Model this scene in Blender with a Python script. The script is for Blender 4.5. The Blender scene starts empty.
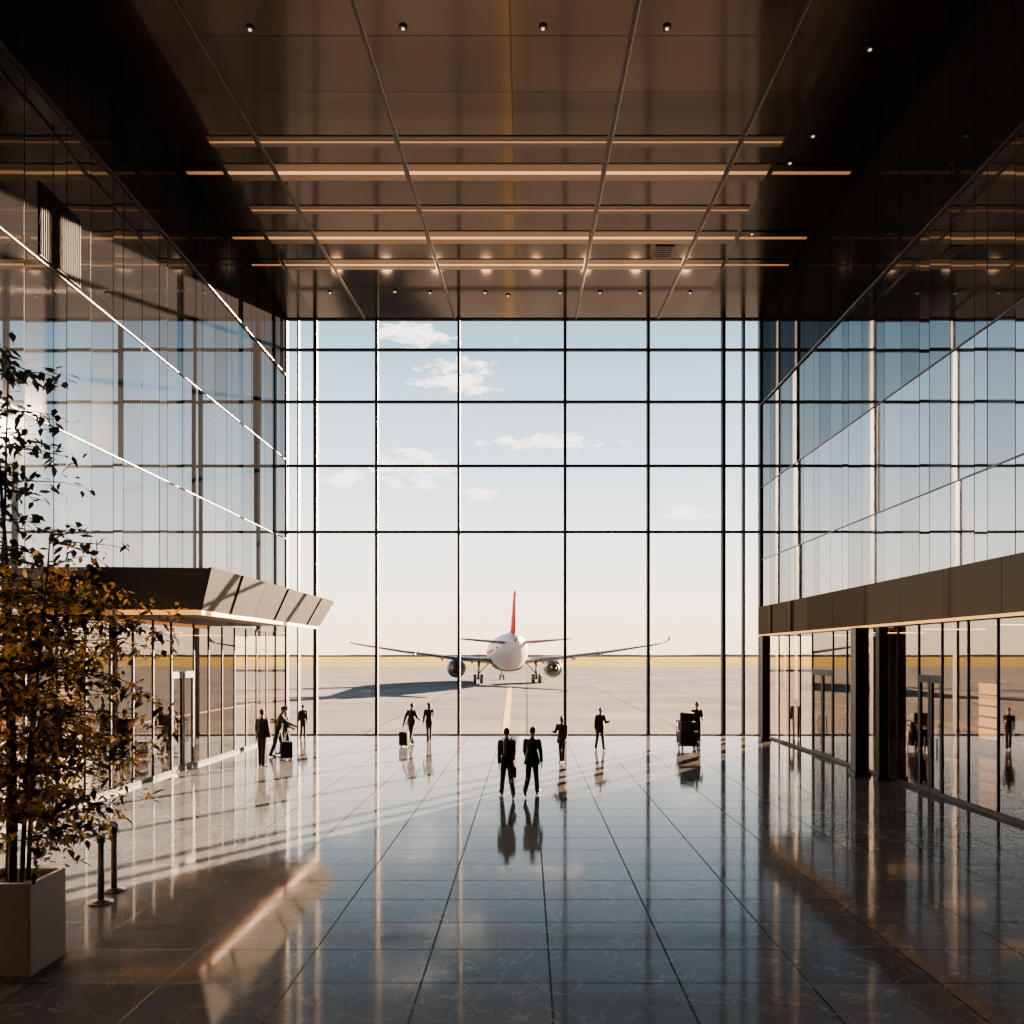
import bpy, bmesh, math, random
from mathutils import Vector, Matrix
random.seed(7)
C = bpy.context.scene.collection
R = math.radians
CZ = 3.6; F = 800.0; VX = 527.0; VY = 655.0
def wx(px, Y): return (px - VX) / F * Y
def wz(py, Y): return CZ + (VY - py) / F * Y
def gy(py): return CZ * F / (py - VY)          # depth of a floor point

# ------------------------------------------------------------ materials
def mat(name, col, rough=.5, metal=0., spec=.5, emit=None, es=0., noise=0., nscale=8., bump=0.):
    m = bpy.data.materials.new(name); m.use_nodes = True
    n = m.node_tree.nodes; l = m.node_tree.links; b = n['Principled BSDF']
    b.inputs['Base Color'].default_value = (*col, 1); b.inputs['Roughness'].default_value = rough
    b.inputs['Metallic'].default_value = metal; b.inputs['Specular IOR Level'].default_value = spec
    if emit: b.inputs['Emission Color'].default_value = (*emit, 1); b.inputs['Emission Strength'].default_value = es
    if noise or bump:
        tc = n.new('ShaderNodeTexCoord'); t = n.new('ShaderNodeTexNoise'); t.inputs['Scale'].default_value = nscale
        t.inputs['Detail'].default_value = 6; l.new(tc.outputs['Object'], t.inputs['Vector'])
        if noise:
            r = n.new('ShaderNodeValToRGB'); l.new(t.outputs['Fac'], r.inputs['Fac'])
            r.color_ramp.elements[0].position = .3; r.color_ramp.elements[1].position = .7
            r.color_ramp.elements[0].color = (*[c*(1-noise) for c in col], 1)
            r.color_ramp.elements[1].color = (*[min(1, c*(1+noise)) for c in col], 1)
            l.new(r.outputs['Color'], b.inputs['Base Color'])
        if bump:
            bp = n.new('ShaderNodeBump'); bp.inputs['Strength'].default_value = bump; bp.inputs['Distance'].default_value = .02
            l.new(t.outputs['Fac'], bp.inputs['Height']); l.new(bp.outputs['Normal'], b.inputs['Normal'])
    return m
def glass(name, fac, tint=(1,1,1), rough=0.0, gcol=(1,1,1)):
    m = bpy.data.materials.new(name); m.use_nodes = True
    n = m.node_tree.nodes; l = m.node_tree.links; n.clear()
    o = n.new('ShaderNodeOutputMaterial'); mx = n.new('ShaderNodeMixShader'); t = n.new('ShaderNodeBsdfTransparent'); g = n.new('ShaderNodeBsdfGlossy')
    t.inputs['Color'].default_value = (*tint, 1); g.inputs['Roughness'].default_value = rough; g.inputs['Color'].default_value = (*gcol, 1)
    mx.inputs[0].default_value = fac
    l.new(t.outputs[0], mx.inputs[1]); l.new(g.outputs[0], mx.inputs[2]); l.new(mx.outputs[0], o.inputs['Surface'])
    return m
def mirror_panel(name, dark, gcol, fac, rough):
    m = bpy.data.materials.new(name); m.use_nodes = True
    n = m.node_tree.nodes; l = m.node_tree.links; n.clear()
    o = n.new('ShaderNodeOutputMaterial'); mx = n.new('ShaderNodeMixShader'); t = n.new('ShaderNodeBsdfDiffuse'); g = n.new('ShaderNodeBsdfGlossy')
    t.inputs['Color'].default_value = (*dark, 1); g.inputs['Roughness'].default_value = rough; g.inputs['Color'].default_value = (*gcol, 1)
    mx.inputs[0].default_value = fac
    l.new(t.outputs[0], mx.inputs[1]); l.new(g.outputs[0], mx.inputs[2]); l.new(mx.outputs[0], o.inputs['Surface'])
    return m
M = dict(
 frame=mat('mullion_metal', (.010,.012,.015), .5, 0, .2),
 joint=mat('panel_joint', (.006,.006,.007), .6, 0, .2),
 rail=mat('rail_metal', (.04,.038,.036), .45, .8),
 slat=mat('louvre slat', (.010,.010,.010), .7, 0, .2),
 pane=glass('clear pane', .05, (.97,.99,1)),
 shop=glass('shop glass', .26, (.90,.80,.68), .01, (.95,.88,.82)),
 dark=mat('dark panel', (.010,.009,.009), .45, .1, .3, noise=.2),
 darkwall=mat('dark wall', (.012,.011,.010), .5, noise=.2),  # plain dark tone for the back wall and shop ceilings
 shopwall=mat('shop wall', (.045,.028,.018), .6, noise=.2),
 canopy=mat('canopy bronze', (.010,.008,.007), .5, .2, .25, noise=.15, nscale=3),
 soffit=mat('soffit wood', (.06,.025,.008), .6, noise=.15),
 warm=mat('warm light', (1,.5,.2), .5, emit=(1,.36,.03), es=1.5),
 warmf=mat('fascia warm light', (1,.5,.2), .5, emit=(1,.48,.06), es=1.2),
 shoplight=mat('shop ceiling glow', (1,.6,.3), .5, emit=(1,.52,.2), es=8.),
 cabglow=mat('cabinet glow', (1,.6,.3), .5, emit=(1,.42,.12), es=1.3),
 warmc=mat('amber ceiling light', (1,.5,.2), .5, emit=(1,.52,.20), es=1.25),
 warme=mat('amber ceiling light end', (1,.5,.2), .5, emit=(1,.48,.17), es=.55),
 tray=mat('painted glow halo', (.10,.06,.035), .5, emit=(1,.40,.14), es=.085),  # soft halo round the ceiling strips, painted as faint emission
 halo_tray2=mat('painted faint halo', (.04,.028,.020), .5, emit=(1,.40,.14), es=.018),  # weaker painted halo for faint rows and end segments
 warm2=mat('amber light faint', (1,.5,.25), .5, emit=(1,.44,.15), es=.18),
 lamp=mat('downlight glow', (1,.9,.8), .5, emit=(1,.75,.5), es=1.2),
 steel=mat('brushed steel', (.22,.21,.20), .35, 1., noise=.08),
 black=mat('black rubber', (.012,.012,.012), .5),
 planter=mat('planter concrete', (.30,.275,.245), .6, noise=.08, nscale=14, bump=.1),
 soil=mat('soil', (.03,.02,.014), .95, noise=.4, nscale=30),
 bark=mat('bark', (.035,.02,.012), .85, noise=.4, nscale=20, bump=.4),
 white=mat('aircraft white', (.36,.36,.39), .4, 0, .3, noise=.02, nscale=.5),
 grey=mat('aircraft grey', (.06,.065,.075), .4, .1, noise=.05),
 red=mat('tail red', (.62,.010,.006), .65, 0, .1, noise=.05),
 darkmetal=mat('exhaust metal', (.03,.025,.02), .4, .8),
 yellow=mat('yellow paint', (.36,.25,.06), .7, 0, .1, noise=.15),
 screen=mat('screen', (.02,.03,.05), .1, emit=(.4,.5,.7), es=.2),
)
# ceiling material : bronze panels
def ceil_mat(name, col, rough):
    m = mat(name, col, rough, .75)
    n = m.node_tree.nodes; l = m.node_tree.links; b = n['Principled BSDF']
    tc = n.new('ShaderNodeTexCoord'); mp = n.new('ShaderNodeMapping'); mp.inputs['Location'].default_value = (.4, 0, 0)
    br = n.new('ShaderNodeTexBrick'); br.offset = 0; br.inputs['Brick Width'].default_value = 40; br.inputs['Row Height'].default_value = 1.95
    br.inputs['Scale'].default_value = 1; br.inputs['Mortar Size'].default_value = .018; br.inputs['Mortar'].default_value = (.004,.003,.003,1)
    br.inputs['Color1'].default_value = (*[c*.75 for c in col],1); br.inputs['Color2'].default_value = (*[c*1.25 for c in col],1)
    l.new(tc.outputs['Object'], mp.inputs['Vector']); l.new(mp.outputs[0], br.inputs['Vector']); l.new(br.outputs['Color'], b.inputs['Base Color'])
    return m
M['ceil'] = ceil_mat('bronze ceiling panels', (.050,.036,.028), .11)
M['ceilshade'] = ceil_mat('shade-tinted ceiling panels', (.018,.013,.010), .18)  # shade towards the side walls put into the panel colour
# floor
def floor_mat():
    m = bpy.data.materials.new('polished slate tiles'); m.use_nodes = True
    n = m.node_tree.nodes; l = m.node_tree.links; b = n['Principled BSDF']
    tc = n.new('ShaderNodeTexCoord'); mp = n.new('ShaderNodeMapping'); mp.inputs['Location'].default_value = (-.26+14.2*3, .22+30, 0)
    br = n.new('ShaderNodeTexBrick'); br.offset = 0; br.inputs['Brick Width'].default_value = 1.42; br.inputs['Row Height'].default_value = 1.0
    br.inputs['Scale'].default_value = 1; br.inputs['Mortar Size'].default_value = .013; br.inputs['Mortar Smooth'].default_value = .1
    br.inputs['Color1'].default_value = (.050,.052,.060,1); br.inputs['Color2'].default_value = (.072,.073,.081,1); br.inputs['Mortar'].default_value = (.002,.002,.003,1)
    l.new(tc.outputs['Object'], mp.inputs['Vector']); l.new(mp.outputs[0], br.inputs['Vector'])
    nz = n.new('ShaderNodeTexNoise'); nz.inputs['Scale'].default_value = 1.3; nz.inputs['Detail'].default_value = 9; nz.inputs['Distortion'].default_value = 1.5
    l.new(tc.outputs['Object'], nz.inputs['Vector'])
    vr = n.new('ShaderNodeValToRGB'); e = vr.color_ramp.elements; e[0].position = .485; e[0].color = (0,0,0,1); e[1].position = .5; e[1].color = (1,1,1,1)
    e2 = vr.color_ramp.elements.new(.515); e2.color = (0,0,0,1)
    l.new(nz.outputs['Fac'], vr.inputs['Fac'])
    nz2 = n.new('ShaderNodeTexNoise'); nz2.inputs['Scale'].default_value = .8; l.new(tc.outputs['Object'], nz2.inputs['Vector'])
    mul = n.new('ShaderNodeMath'); mul.operation = 'MULTIPLY'; l.new(vr.outputs['Color'], mul.inputs[0]); l.new(nz2.outputs['Fac'], mul.inputs[1])
    mx = n.new('ShaderNodeMix'); mx.data_type = 'RGBA'; mx.inputs['B'].default_value = (.17,.17,.18,1)
    l.new(mul.outputs[0], mx.inputs['Factor']); l.new(br.outputs['Color'], mx.inputs['A']); l.new(mx.outputs['Result'], b.inputs['Base Color'])
    rr = n.new('ShaderNodeMapRange'); rr.inputs['From Min'].default_value=.3; rr.inputs['From Max'].default_value=.7; rr.inputs['To Min'].default_value = .05; rr.inputs['To Max'].default_value = .11
    l.new(nz.outputs['Fac'], rr.inputs['Value'])
    ad = n.new('ShaderNodeMath'); ad.operation = 'ADD'
    ms = n.new('ShaderNodeMath'); ms.operation = 'MULTIPLY'; ms.inputs[1].default_value = .6
    l.new(br.outputs['Fac'], ms.inputs[0]); l.new(rr.outputs[0], ad.inputs[0]); l.new(ms.outputs[0], ad.inputs[1]); l.new(ad.outputs[0], b.inputs['Roughness'])
    b.inputs['IOR'].default_value = 1.125
    return m
M['floor'] = floor_mat()
def apron_mat():
    m = mat('apron concrete', (.42,.37,.33), 1.)
    n = m.node_tree.nodes; l = m.node_tree.links; b = n['Principled BSDF']
    tc = n.new('ShaderNodeTexCoord'); br = n.new('ShaderNodeTexBrick'); br.offset = 0; br.inputs['Brick Width'].default_value = 7.5; br.inputs['Row Height'].default_value = 7.5
    br.inputs['Scale'].default_value = 1; br.inputs['Mortar Size'].default_value = .06
    br.inputs['Color1'].default_value = (.19,.185,.19,1); br.inputs['Color2'].default_value = (.25,.24,.245,1); br.inputs['Mortar'].default_value = (.10,.095,.09,1)
    nz = n.new('ShaderNodeTexNoise'); nz.inputs['Scale'].default_value = .12; nz.inputs['Detail'].default_value = 6
    mx = n.new('ShaderNodeMix'); mx.data_type = 'RGBA'; mx.blend_type = 'MULTIPLY'; mx.inputs['Factor'].default_value = .6
    l.new(tc.outputs['Object'], br.inputs['Vector']); l.new(tc.outputs['Object'], nz.inputs['Vector'])
    l.new(br.outputs['Color'], mx.inputs['A']); l.new(nz.outputs['Fac'], mx.inputs['B']); l.new(mx.outputs['Result'], b.inputs['Base Color'])
    b.inputs['Specular IOR Level'].default_value = 0
    return m
M['apron'] = apron_mat()
M['grass'] = mat('dry golden grass', (.27,.20,.06), .95, 0, 0, noise=.3, nscale=.02)
M['trees'] = mat('far trees', (.16,.13,.09), .9, noise=.3, nscale=.1)
def leaf_mat(name, c1, c2):
    m = mat(name, c1, .45)
    n = m.node_tree.nodes; l = m.node_tree.links; b = n['Principled BSDF']
    tc = n.new('ShaderNodeTexCoord'); nz = n.new('ShaderNodeTexNoise'); nz.inputs['Scale'].default_value = 3.2; nz.inputs['Detail'].default_value = 4
    r = n.new('ShaderNodeValToRGB'); r.color_ramp.elements[0].color = (*c1,1); r.color_ramp.elements[0].position=.42; r.color_ramp.elements[1].color = (*c2,1); r.color_ramp.elements[1].position=.62
    l.new(tc.outputs['Object'], nz.inputs['Vector']); l.new(nz.outputs['Fac'], r.inputs['Fac']); l.new(r.outputs['Color'], b.inputs['Base Color'])
    b.inputs['Specular IOR Level'].default_value = .3
    tr = n.new('ShaderNodeBsdfTranslucent'); l.new(r.outputs['Color'], tr.inputs['Color']); mx = n.new('ShaderNodeMixShader'); mx.inputs[0].default_value = .35
    o = n['Material Output']; l.new(b.outputs[0], mx.inputs[1]); l.new(tr.outputs[0], mx.inputs[2]); l.new(mx.outputs[0], o.inputs['Surface'])
    return m
M['leafsun'] = leaf_mat('sun-tinted leaves', (.07,.036,.010), (.85,.47,.085))  # warm sunlight on the lower crown painted into the leaf colour
M['leafdark'] = leaf_mat('dark leaves', (.006,.009,.007), (.018,.017,.010))  # silhouette darkness of the upper crown put into the leaf colour

# ------------------------------------------------------------ mesh helpers
def box(bm, x0, x1, y0, y1, z0, z1, bev=0.):
    r = bmesh.ops.create_cube(bm, size=1, matrix=Matrix.Translation(((x0+x1)/2,(y0+y1)/2,(z0+z1)/2)) @ Matrix.Diagonal((abs(x1-x0),abs(y1-y0),abs(z1-z0),1)))
    if bev:
        es = list({e for v in r['verts'] for e in v.link_edges})
        bmesh.ops.bevel(bm, geom=es, offset=bev, segments=2, affect='EDGES', profile=.5)
def quad(bm, *p):
    return bm.faces.new([bm.verts.new(q) for q in p])
def tube(bm, p0, p1, r0, r1=None, n=12, sc=None):
    p0 = Vector(p0); p1 = Vector(p1); r1 = r0 if r1 is None else r1
    d = p1-p0
    q = d.to_track_quat('Z','Y').to_matrix().to_4x4()
    m = Matrix.Translation((p0+p1)/2) @ q
    bmesh.ops.create_cone(bm, cap_ends=True, segments=n, radius1=r0, radius2=r1, depth=d.length, matrix=m)
def blob(bm, c, r, rot=None, sub=2):
    m = Matrix.Translation(Vector(c)) @ (rot or Matrix.Identity(4)) @ Matrix.Diagonal((*r,1))
    bmesh.ops.create_icosphere(bm, subdivisions=sub, radius=1, matrix=m)
def seg(bm, p0, r0, p1, r1, n=12):
    tube(bm, p0, p1, r0, r1, n); blob(bm, p0, (r0,)*3); blob(bm, p1, (r1,)*3)
def obj(name, bm, m, parent=None, smooth=False, local=False, recalc=True):
    if recalc: bmesh.ops.recalc_face_normals(bm, faces=bm.faces)
    if parent is not None and not local:
        # parts are modelled at their world place; store them relative to their parent's base
        q = parent; off = Vector()
        while q: off += q.location; q = q.parent
        bmesh.ops.translate(bm, verts=bm.verts, vec=-off)
    loc = Vector()
    if parent is None and not local:
        xs=[v.co.x for v in bm.verts]; ys=[v.co.y for v in bm.verts]; zs=[v.co.z for v in bm.verts]
        loc = Vector(((min(xs)+max(xs))/2,(min(ys)+max(ys))/2,min(zs)))
        if not name.startswith(('floor','ceiling','ground')): bmesh.ops.translate(bm, verts=bm.verts, vec=-loc)
        else: loc = Vector()
    me = bpy.data.meshes.new(name); bm.to_mesh(me); bm.free()
    if smooth:
        for p in me.polygons: p.use_smooth = True
    me.materials.append(m)
    o = bpy.data.objects.new(name, me); C.objects.link(o); o.location = loc
    if parent: o.parent = parent
    return o
def tag(o, label, cat, group=None):
    o['label'] = label; o['category'] = cat
    if group: o['group'] = group
    return o
def thing(name, label, cat, loc=(0,0,0), rz=0, group=None):
    o = bpy.data.objects.new(name, None); C.objects.link(o); o.location = loc; o.rotation_euler = (0,0,rz); o.empty_display_size=.2
    return tag(o, label, cat, group)
def struct(name, bm, m, parent=None):
    o = obj(name, bm, m, parent)
    if parent is None: o['kind'] = 'structure'
    return o
def sroot(name, loc):
    o = bpy.data.objects.new(name, None); C.objects.link(o); o.location = loc; o['kind'] = 'structure'; return o
NB = bmesh.new

# ------------------------------------------------------------ shell
XL, XR, YG, H = -10.8, 10.5, 36.0, 18.7
SO = 18.0     # outer wall of side shops
bm = NB(); box(bm, -SO, SO, -8, YG+.15, -.3, 0); struct('floor', bm, M['floor'])
bm = NB(); box(bm, -9.4, 7.6, -8, YG, H, H+.3); struct('ceiling', bm, M['ceil'])
bm = NB(); box(bm, 7.6, XR, -8, YG, H, H+.3); struct('ceiling_right_edge', bm, M['ceilshade'])
bm = NB(); box(bm, XL, -9.4, -8, YG, H, H+.3); struct('ceiling_left_edge', bm, M['ceilshade'])
bm = NB(); box(bm, -SO, SO, -8.2, -8, -.3, H+.3); struct('wall_back', bm, M['darkwall'])
# side walls, reflective glass panels above the shops: slightly different panes
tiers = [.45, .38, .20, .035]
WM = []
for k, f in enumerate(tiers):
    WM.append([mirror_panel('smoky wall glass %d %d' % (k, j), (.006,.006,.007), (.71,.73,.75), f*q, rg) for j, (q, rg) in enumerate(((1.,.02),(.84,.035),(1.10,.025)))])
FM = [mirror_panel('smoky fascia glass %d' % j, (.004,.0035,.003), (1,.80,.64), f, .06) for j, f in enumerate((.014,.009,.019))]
def side_wall(name, X, s, z0, step):
    root = sroot(name, (X, 14, z0))
    zs = [z0, (8.8 if s<0 else 7.85), (12.35 if s<0 else 11.1), (16.1 if s<0 else 14.8), H]
    rnd = random.Random(3)
    for t_, (a, b) in enumerate(zip(zs, zs[1:])):
        bms = [NB(), NB(), NB()]; y = -8.; k = 0
        while y < YG-.01:
            y1 = min(YG, y+step*(1 if k%3 else .5)); k += 1
            bm = bms[rnd.randrange(3)]
            t = rnd.uniform(-.0028,.0028)*step; u = rnd.uniform(-.002,.002)
            quad(bm, (X+t,y+.016,a+.012), (X-t,y1-.016,a+.012), (X-t+u,y1-.016,b-.012), (X+t+u,y+.016,b-.012))
            y = y1
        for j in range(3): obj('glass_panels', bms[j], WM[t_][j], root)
    bm = NB(); box(bm, X+s*.01, X+s*.35, -8, YG, z0, H+.3); obj('wall_core', bm, M['joint'], root)
    for z, hh, dd in ((zs[1],.03,.03),(zs[2],.03,.03),(zs[3],.05,.07)):
        bm = NB(); box(bm, X, X-s*dd, -8, YG-.2, z-hh/2, z+hh/2); obj('rail', bm, M['rail'], root)
side_wall('wall_left', XL, -1, 4.6, 1.05)
side_wall('wall_right', XR, 1, 4.6, 1.05)
for s, nm in ((-1,'wall_left_outer'),(1,'wall_right_outer')):
    bm = NB(); box(bm, s*SO, s*(SO+.2), -8, YG, 0, 4.8); struct(nm, bm, M['shopwall'])
bm = NB(); box(bm, -SO, XL-.36, -8, YG, 4.5, 4.8); struct('ceiling_shop_left', bm, M['darkwall'])
bm = NB(); box(bm, XR+.36, SO, -8, YG, 4.5, 4.8); struct('ceiling_shop_right', bm, M['darkwall'])

# ceiling joints
tn = 0
def trim(bm, m):
    global tn; tn += 1
    return struct('trim_%d' % tn, bm, m)
for a, b in ((-7.29,-8.16),(-3.24,-4.03),(2.16,2.56),(5.85,6.48)):
    sl = (b-a)/(18.44-36)
    X = lambda Y: a+sl*(Y-36)
    bm = NB()
    vs = [(X(2)-.045,2,H-.03),(X(2)+.045,2,H-.03),(X(YG)+.045,YG,H-.03),(X(YG)-.045,YG,H-.03)]
    vv = [bm.verts.new(p) for p in vs]; tt = [bm.verts.new((p[0],p[1],H)) for p in vs]
    bm.faces.new(vv)
    for i in range(4): bm.faces.new((vv[i],vv[(i+1)%4],tt[(i+1)%4],tt[i]))
    trim(bm, M['dark'])
    bm = NB(); vs = [(X(2)+.05,2,H-.02),(X(2)+.07,2,H-.02),(X(YG)+.07,YG,H-.02),(X(YG)+.05,YG,H-.02)]
    quad(bm, *vs); trim(bm, M['steel'])

# ------------------------------------------------------------ facade
wn = 0
def window(x0, x1, rows, nm_trans=.09):
    global wn; wn += 1
    root = sroot('window_%d' % wn, ((x0+x1)/2, YG, 0))
    for a, b in zip(rows, rows[1:]):
        bm = NB(); quad(bm, (x0,YG,a),(x1,YG,a),(x1,YG,b),(x0,YG,b)); obj('pane', bm, M['pane'], root)
    for i, z in enumerate(rows):
        h = .11 if i else .10
        bm = NB(); box(bm, x0, x1, YG-.08, YG+.08, max(z-h/2,0), min(z+h/2, H)); obj('transom', bm, M['frame'], root)
px = [(287,.10),(299,.07),(316,.16),(377,.13),(459,.13),(565,.13),(648,.13),(723,.16),(743,.10),(760,.12)]
mx_ = [(wx(p,YG), w) for p, w in px]
rows = [0, wz(532,YG), wz(466,YG), wz(402,YG), wz(350,YG), H]
for (a, wa), (b, wb) in zip(mx_, mx_[1:]): window(a+wa/2, b-wb/2, rows)
for a, w in mx_:
    bm = NB(); box(bm, a-w/2, a+w/2, YG-.2, YG+.12, 0, H); trim(bm, M['frame'])
for s in (-1, 1):
    x0 = XL if s < 0 else XR
    for k in range(1):
        a = x0 + s*k*2.4; b = x0 + s*(k+1)*2.4
        a, b = min(a,b), max(a,b)
        window(a+.05, b-.05, [0, 2.9, 4.5])
        bm = NB(); e = b if s>0 else a; box(bm, e-.05, e+.05, YG-.1, YG+.1, 0, 4.5); trim(bm, M['frame'])
    bm = NB(); box(bm, x0+s*2.45, s*SO, YG-.1, YG+.1, 0, 4.5); struct('wall_front_left' if s<0 else 'wall_front_right', bm, M['shopwall'])

# ------------------------------------------------------------ storefronts
def shop_window(X, y0, y1, zt, door=False):
    global wn, dn
    if door:
        dn += 1; root = sroot('door_%d' % dn, (X,(y0+y1)/2,0)); ym = (y0+y1)/2
        for a, b in ((y0,ym),(ym,y1)):
            lf = NB(); quad(lf, (X,a+.08,.1),(X,b-.08,.1),(X,b-.08,2.9),(X,a+.08,2.9)); lo = obj('door_leaf', lf, M['shop'], root)
            f = NB()
            box(f, X-.035,X+.035,a+.02,a+.10,0.01,3.0); box(f, X-.035,X+.035,b-.10,b-.02,0.01,3.0); box(f, X-.035,X+.035,a+.1,b-.1,0.01,.16); box(f, X-.035,X+.035,a+.1,b-.1,2.88,3.0)
            fo = obj('door_frame', f, M['frame'], root)
            s = 1 if X < 0 else -1
            h = NB(); yy = (b-.14) if a == y0 else (a+.14)
            tube(h, (X+s*.09,yy,.85),(X+s*.09,yy,1.45),.018); tube(h,(X,yy,.9),(X+s*.09,yy,.9),.012); tube(h,(X,yy,1.4),(X+s*.09,yy,1.4),.012)
            obj('handle', h, M['steel'], lo)
        z = 3.0
        q = NB(); quad(q, (X,y0+.04,z+.06),(X,y1-.04,z+.06),(X,y1-.04,zt),(X,y0+.04,zt)); obj('transom_pane', q, M['shop'], root)
    else:
        wn += 1; root = sroot('window_%d' % wn, (X,(y0+y1)/2,0))
        q = NB(); quad(q, (X,y0+.03,.1),(X,y1-.03,.1),(X,y1-.03,zt),(X,y0+.03,zt)); obj('pane', q, M['shop'], root)
    f = NB()
    box(f, X-.03,X+.03,y0,y0+.04,0,zt)
    box(f, X-.03,X+.03,y0+.04,y1,(3.0 if door else 0),(3.08 if door else .1)); 
    obj('window_frame', f, M['frame'], root)
dn = 0
def storefront(X, zt, edges, doors):
    for i, (a, b) in enumerate(zip(edges, edges[1:])): shop_window(X, a, b, zt, i in doors)
el = [3.,6.,9.,12.,14.]+[16.0+1.18*i for i in range(8)]+[25.9]+[25.9+1.2*i for i in range(1,8)]+[YG-.22]
storefront(XL, 4.6, el, (12,))
er = [3.,6.,9.,12.,14.]+[15.4+1.2*i for i in range(11)]+[29.4]+[29.4+1.3*i for i in range(1,5)]+[YG-.22]
storefront(XR, 4.4, er, (9,15))

# canopy left
cy0, cy1 = 20.3, 33.3
t = thing('entrance_canopy', 'dark bronze faceted canopy projecting over the left glazed shopfront', 'canopy', (XL, 26.8, 4.77))
np_ = 6
for i in range(np_):
    a0 = i/np_; a1 = (i+1)/np_
    Ya, Yb = cy0+(cy1-cy0)*a0, cy0+(cy1-cy0)*a1
    Ba, Bb = 20.9+(32.8-20.9)*a0, 20.9+(32.8-20.9)*a1
    o_ = .05*(i%2)
    bm = NB(); g=.015
    f = quad(bm, (-8.0+o_,Ya+g,5.83),(-8.0,Yb-g,5.83),(-8.5,Bb-g,4.77),(-8.5+o_,Ba+g,4.77))
    r = bmesh.ops.extrude_face_region(bm, geom=[f]); bmesh.ops.translate(bm, verts=[v for v in r['geom'] if isinstance(v,bmesh.types.BMVert)], vec=(-.08,0,0))
    obj('fascia_panel', bm, M['canopy'], t)
bm = NB(); quad(bm, (XL,cy0-.3,5.80),(-8.06,cy0,5.80),(-8.55,20.9,4.79),(XL,20.9,4.79))
obj('end_panel', bm, M['canopy'], t)
bm = NB(); quad(bm, (XL,cy1,5.80),(-8.06,cy1,5.80),(-8.55,32.8,4.79),(XL,32.8,4.79)); obj('end_panel', bm, M['canopy'], t)
bm = NB(); quad(bm, (XL,cy0-.3,5.81),(-8.06,cy0,5.81),(-8.06,cy1,5.81),(XL,cy1,5.81)); obj('roof_panel', bm, M['canopy'], t)
bm = NB(); box(bm, XL+.02,-8.55,20.92,32.78,4.78,4.84); obj('soffit', bm, M['soffit'], t)
bm = NB(); box(bm, -8.68,-8.52,20.95,32.7,4.66,4.78); obj('light_strip', bm, M['warm'], t)
bm = NB(); box(bm, XL+.1,-8.68,20.90,21.02,4.66,4.78); obj('light_strip', bm, M['warm'], t)

# right fascia: smoky glass panes on a shallow box
t = thing('shop_fascia', 'smoky dark glass fascia band above the right shopfront', 'fascia', (XR, 20, 4.4))
FX = XR-.18
bm = NB(); box(bm, FX+.01, XR-.005, 3, YG-.25, 4.50, 5.74); obj('fascia_box', bm, M['joint'], t)
rnd = random.Random(9); y = 3.
while y < YG-.3:
    y1 = min(YG-.25, y+2.4); u = rnd.uniform(-.004,.004)
    fb = NB(); quad(fb, (FX+u,y+.010,4.50),(FX-u,y1-.010,4.50),(FX-u,y1-.010,5.74),(FX+u,y+.010,5.74)); obj('glass_pane', fb, FM[rnd.randrange(3)], t); y = y1
bm = NB(); box(bm, FX-.012, FX+.05, 3, YG-.3, 4.43, 4.499); obj('light_strip', bm, M['warmf'], t)
# columns
def column(x, y, lab, w=.4, zt=4.42):
    t = thing('square_column', lab, 'column', (x,y,0), 0)
    bm = NB(); box(bm, x-w/2,x+w/2,y-w/2,y+w/2,.12,zt,.015); obj('shaft', bm, M['dark'], t)
    bm = NB(); box(bm, x-w/2-.04,x+w/2+.04,y-w/2-.04,y+w/2+.04,0,.12); obj('plinth', bm, M['dark'], t)
column(9.98, 24.0, 'left one of the two big square dark columns before the right shopfront', .40, 4.42)
column(10.24, 23.1, 'right one of the two big square dark columns before the right shopfront', .26)
column(10.0, 33.6, 'square dark column of the right shopfront closest to the window wall', .32, 4.42)

# louvre panel on left wall
t = thing('louvre_panel', 'slatted dark louvre high on the left glass wall', 'louvre', (XL+.03, 18.5, 12.45))
bm = NB(); box(bm, XL+.01, XL+.03, 17.7, 19.3, 12.45, 14.1); obj('backing', bm, M['joint'], t)
bm = NB()
for k in range(20): box(bm, XL+.03, XL+.05, 17.73+k*.08, 17.75+k*.08, 12.47, 14.08)
obj('slats', bm, M['slat'], t)

# ------------------------------------------------------------ ceiling lights
def jx(a, b, Y): return a+(b-a)/(18.44-36)*(Y-36)
JJ = [(-7.29,-8.16),(-3.24,-4.03),(2.16,2.56),(5.85,6.48)]
rowsY = [(23.5,.07,'warm2','faint row before the brightest row'),(25.0,.15,'warmc','brightest row'),(28.9,.15,'warmc','second bright row'),(30.9,.10,'warmc','thin row nearest the window'),(27.1,.07,'warm2','faint row between bright rows')]
for Y, w, mm, rn in rowsY:
    j = [-10.7,-9.4]+[jx(a,b,Y) for a,b in JJ]+[7.6,10.2]
    for a, b, bn in zip(j, j[1:], ('far left end','first','second','middle','fourth','fifth','far right end')):
        a += .06; b -= .09
        end = bn in ('first','fifth'); far = bn.startswith('far')
        big = mm == 'warmc'; q = .34 if big else .2
        if far and not big: continue
        t = thing('linear_ceiling_light', 'amber linear ceiling light, %s segment of the %s' % (bn, rn), 'ceiling light', ((a+b)/2, Y, H-.03), 0, 'linear lights across the bronze ceiling')
        bm = NB(); box(bm, a, b, Y-w/2-q, Y+w/2+q, H-.03, H-.001); obj('tray', bm, M['ceilshade' if far else ('tray' if big and not end else 'halo_tray2')], t)  # flat surround added to carry the strip's painted halo
        bm = NB(); box(bm, a+.01, b-.01, Y-w/2, Y+w/2, H-.04, H-.03); obj('diffuser', bm, M['warm2' if far else ('warme' if big and end else mm)], t)
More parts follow.
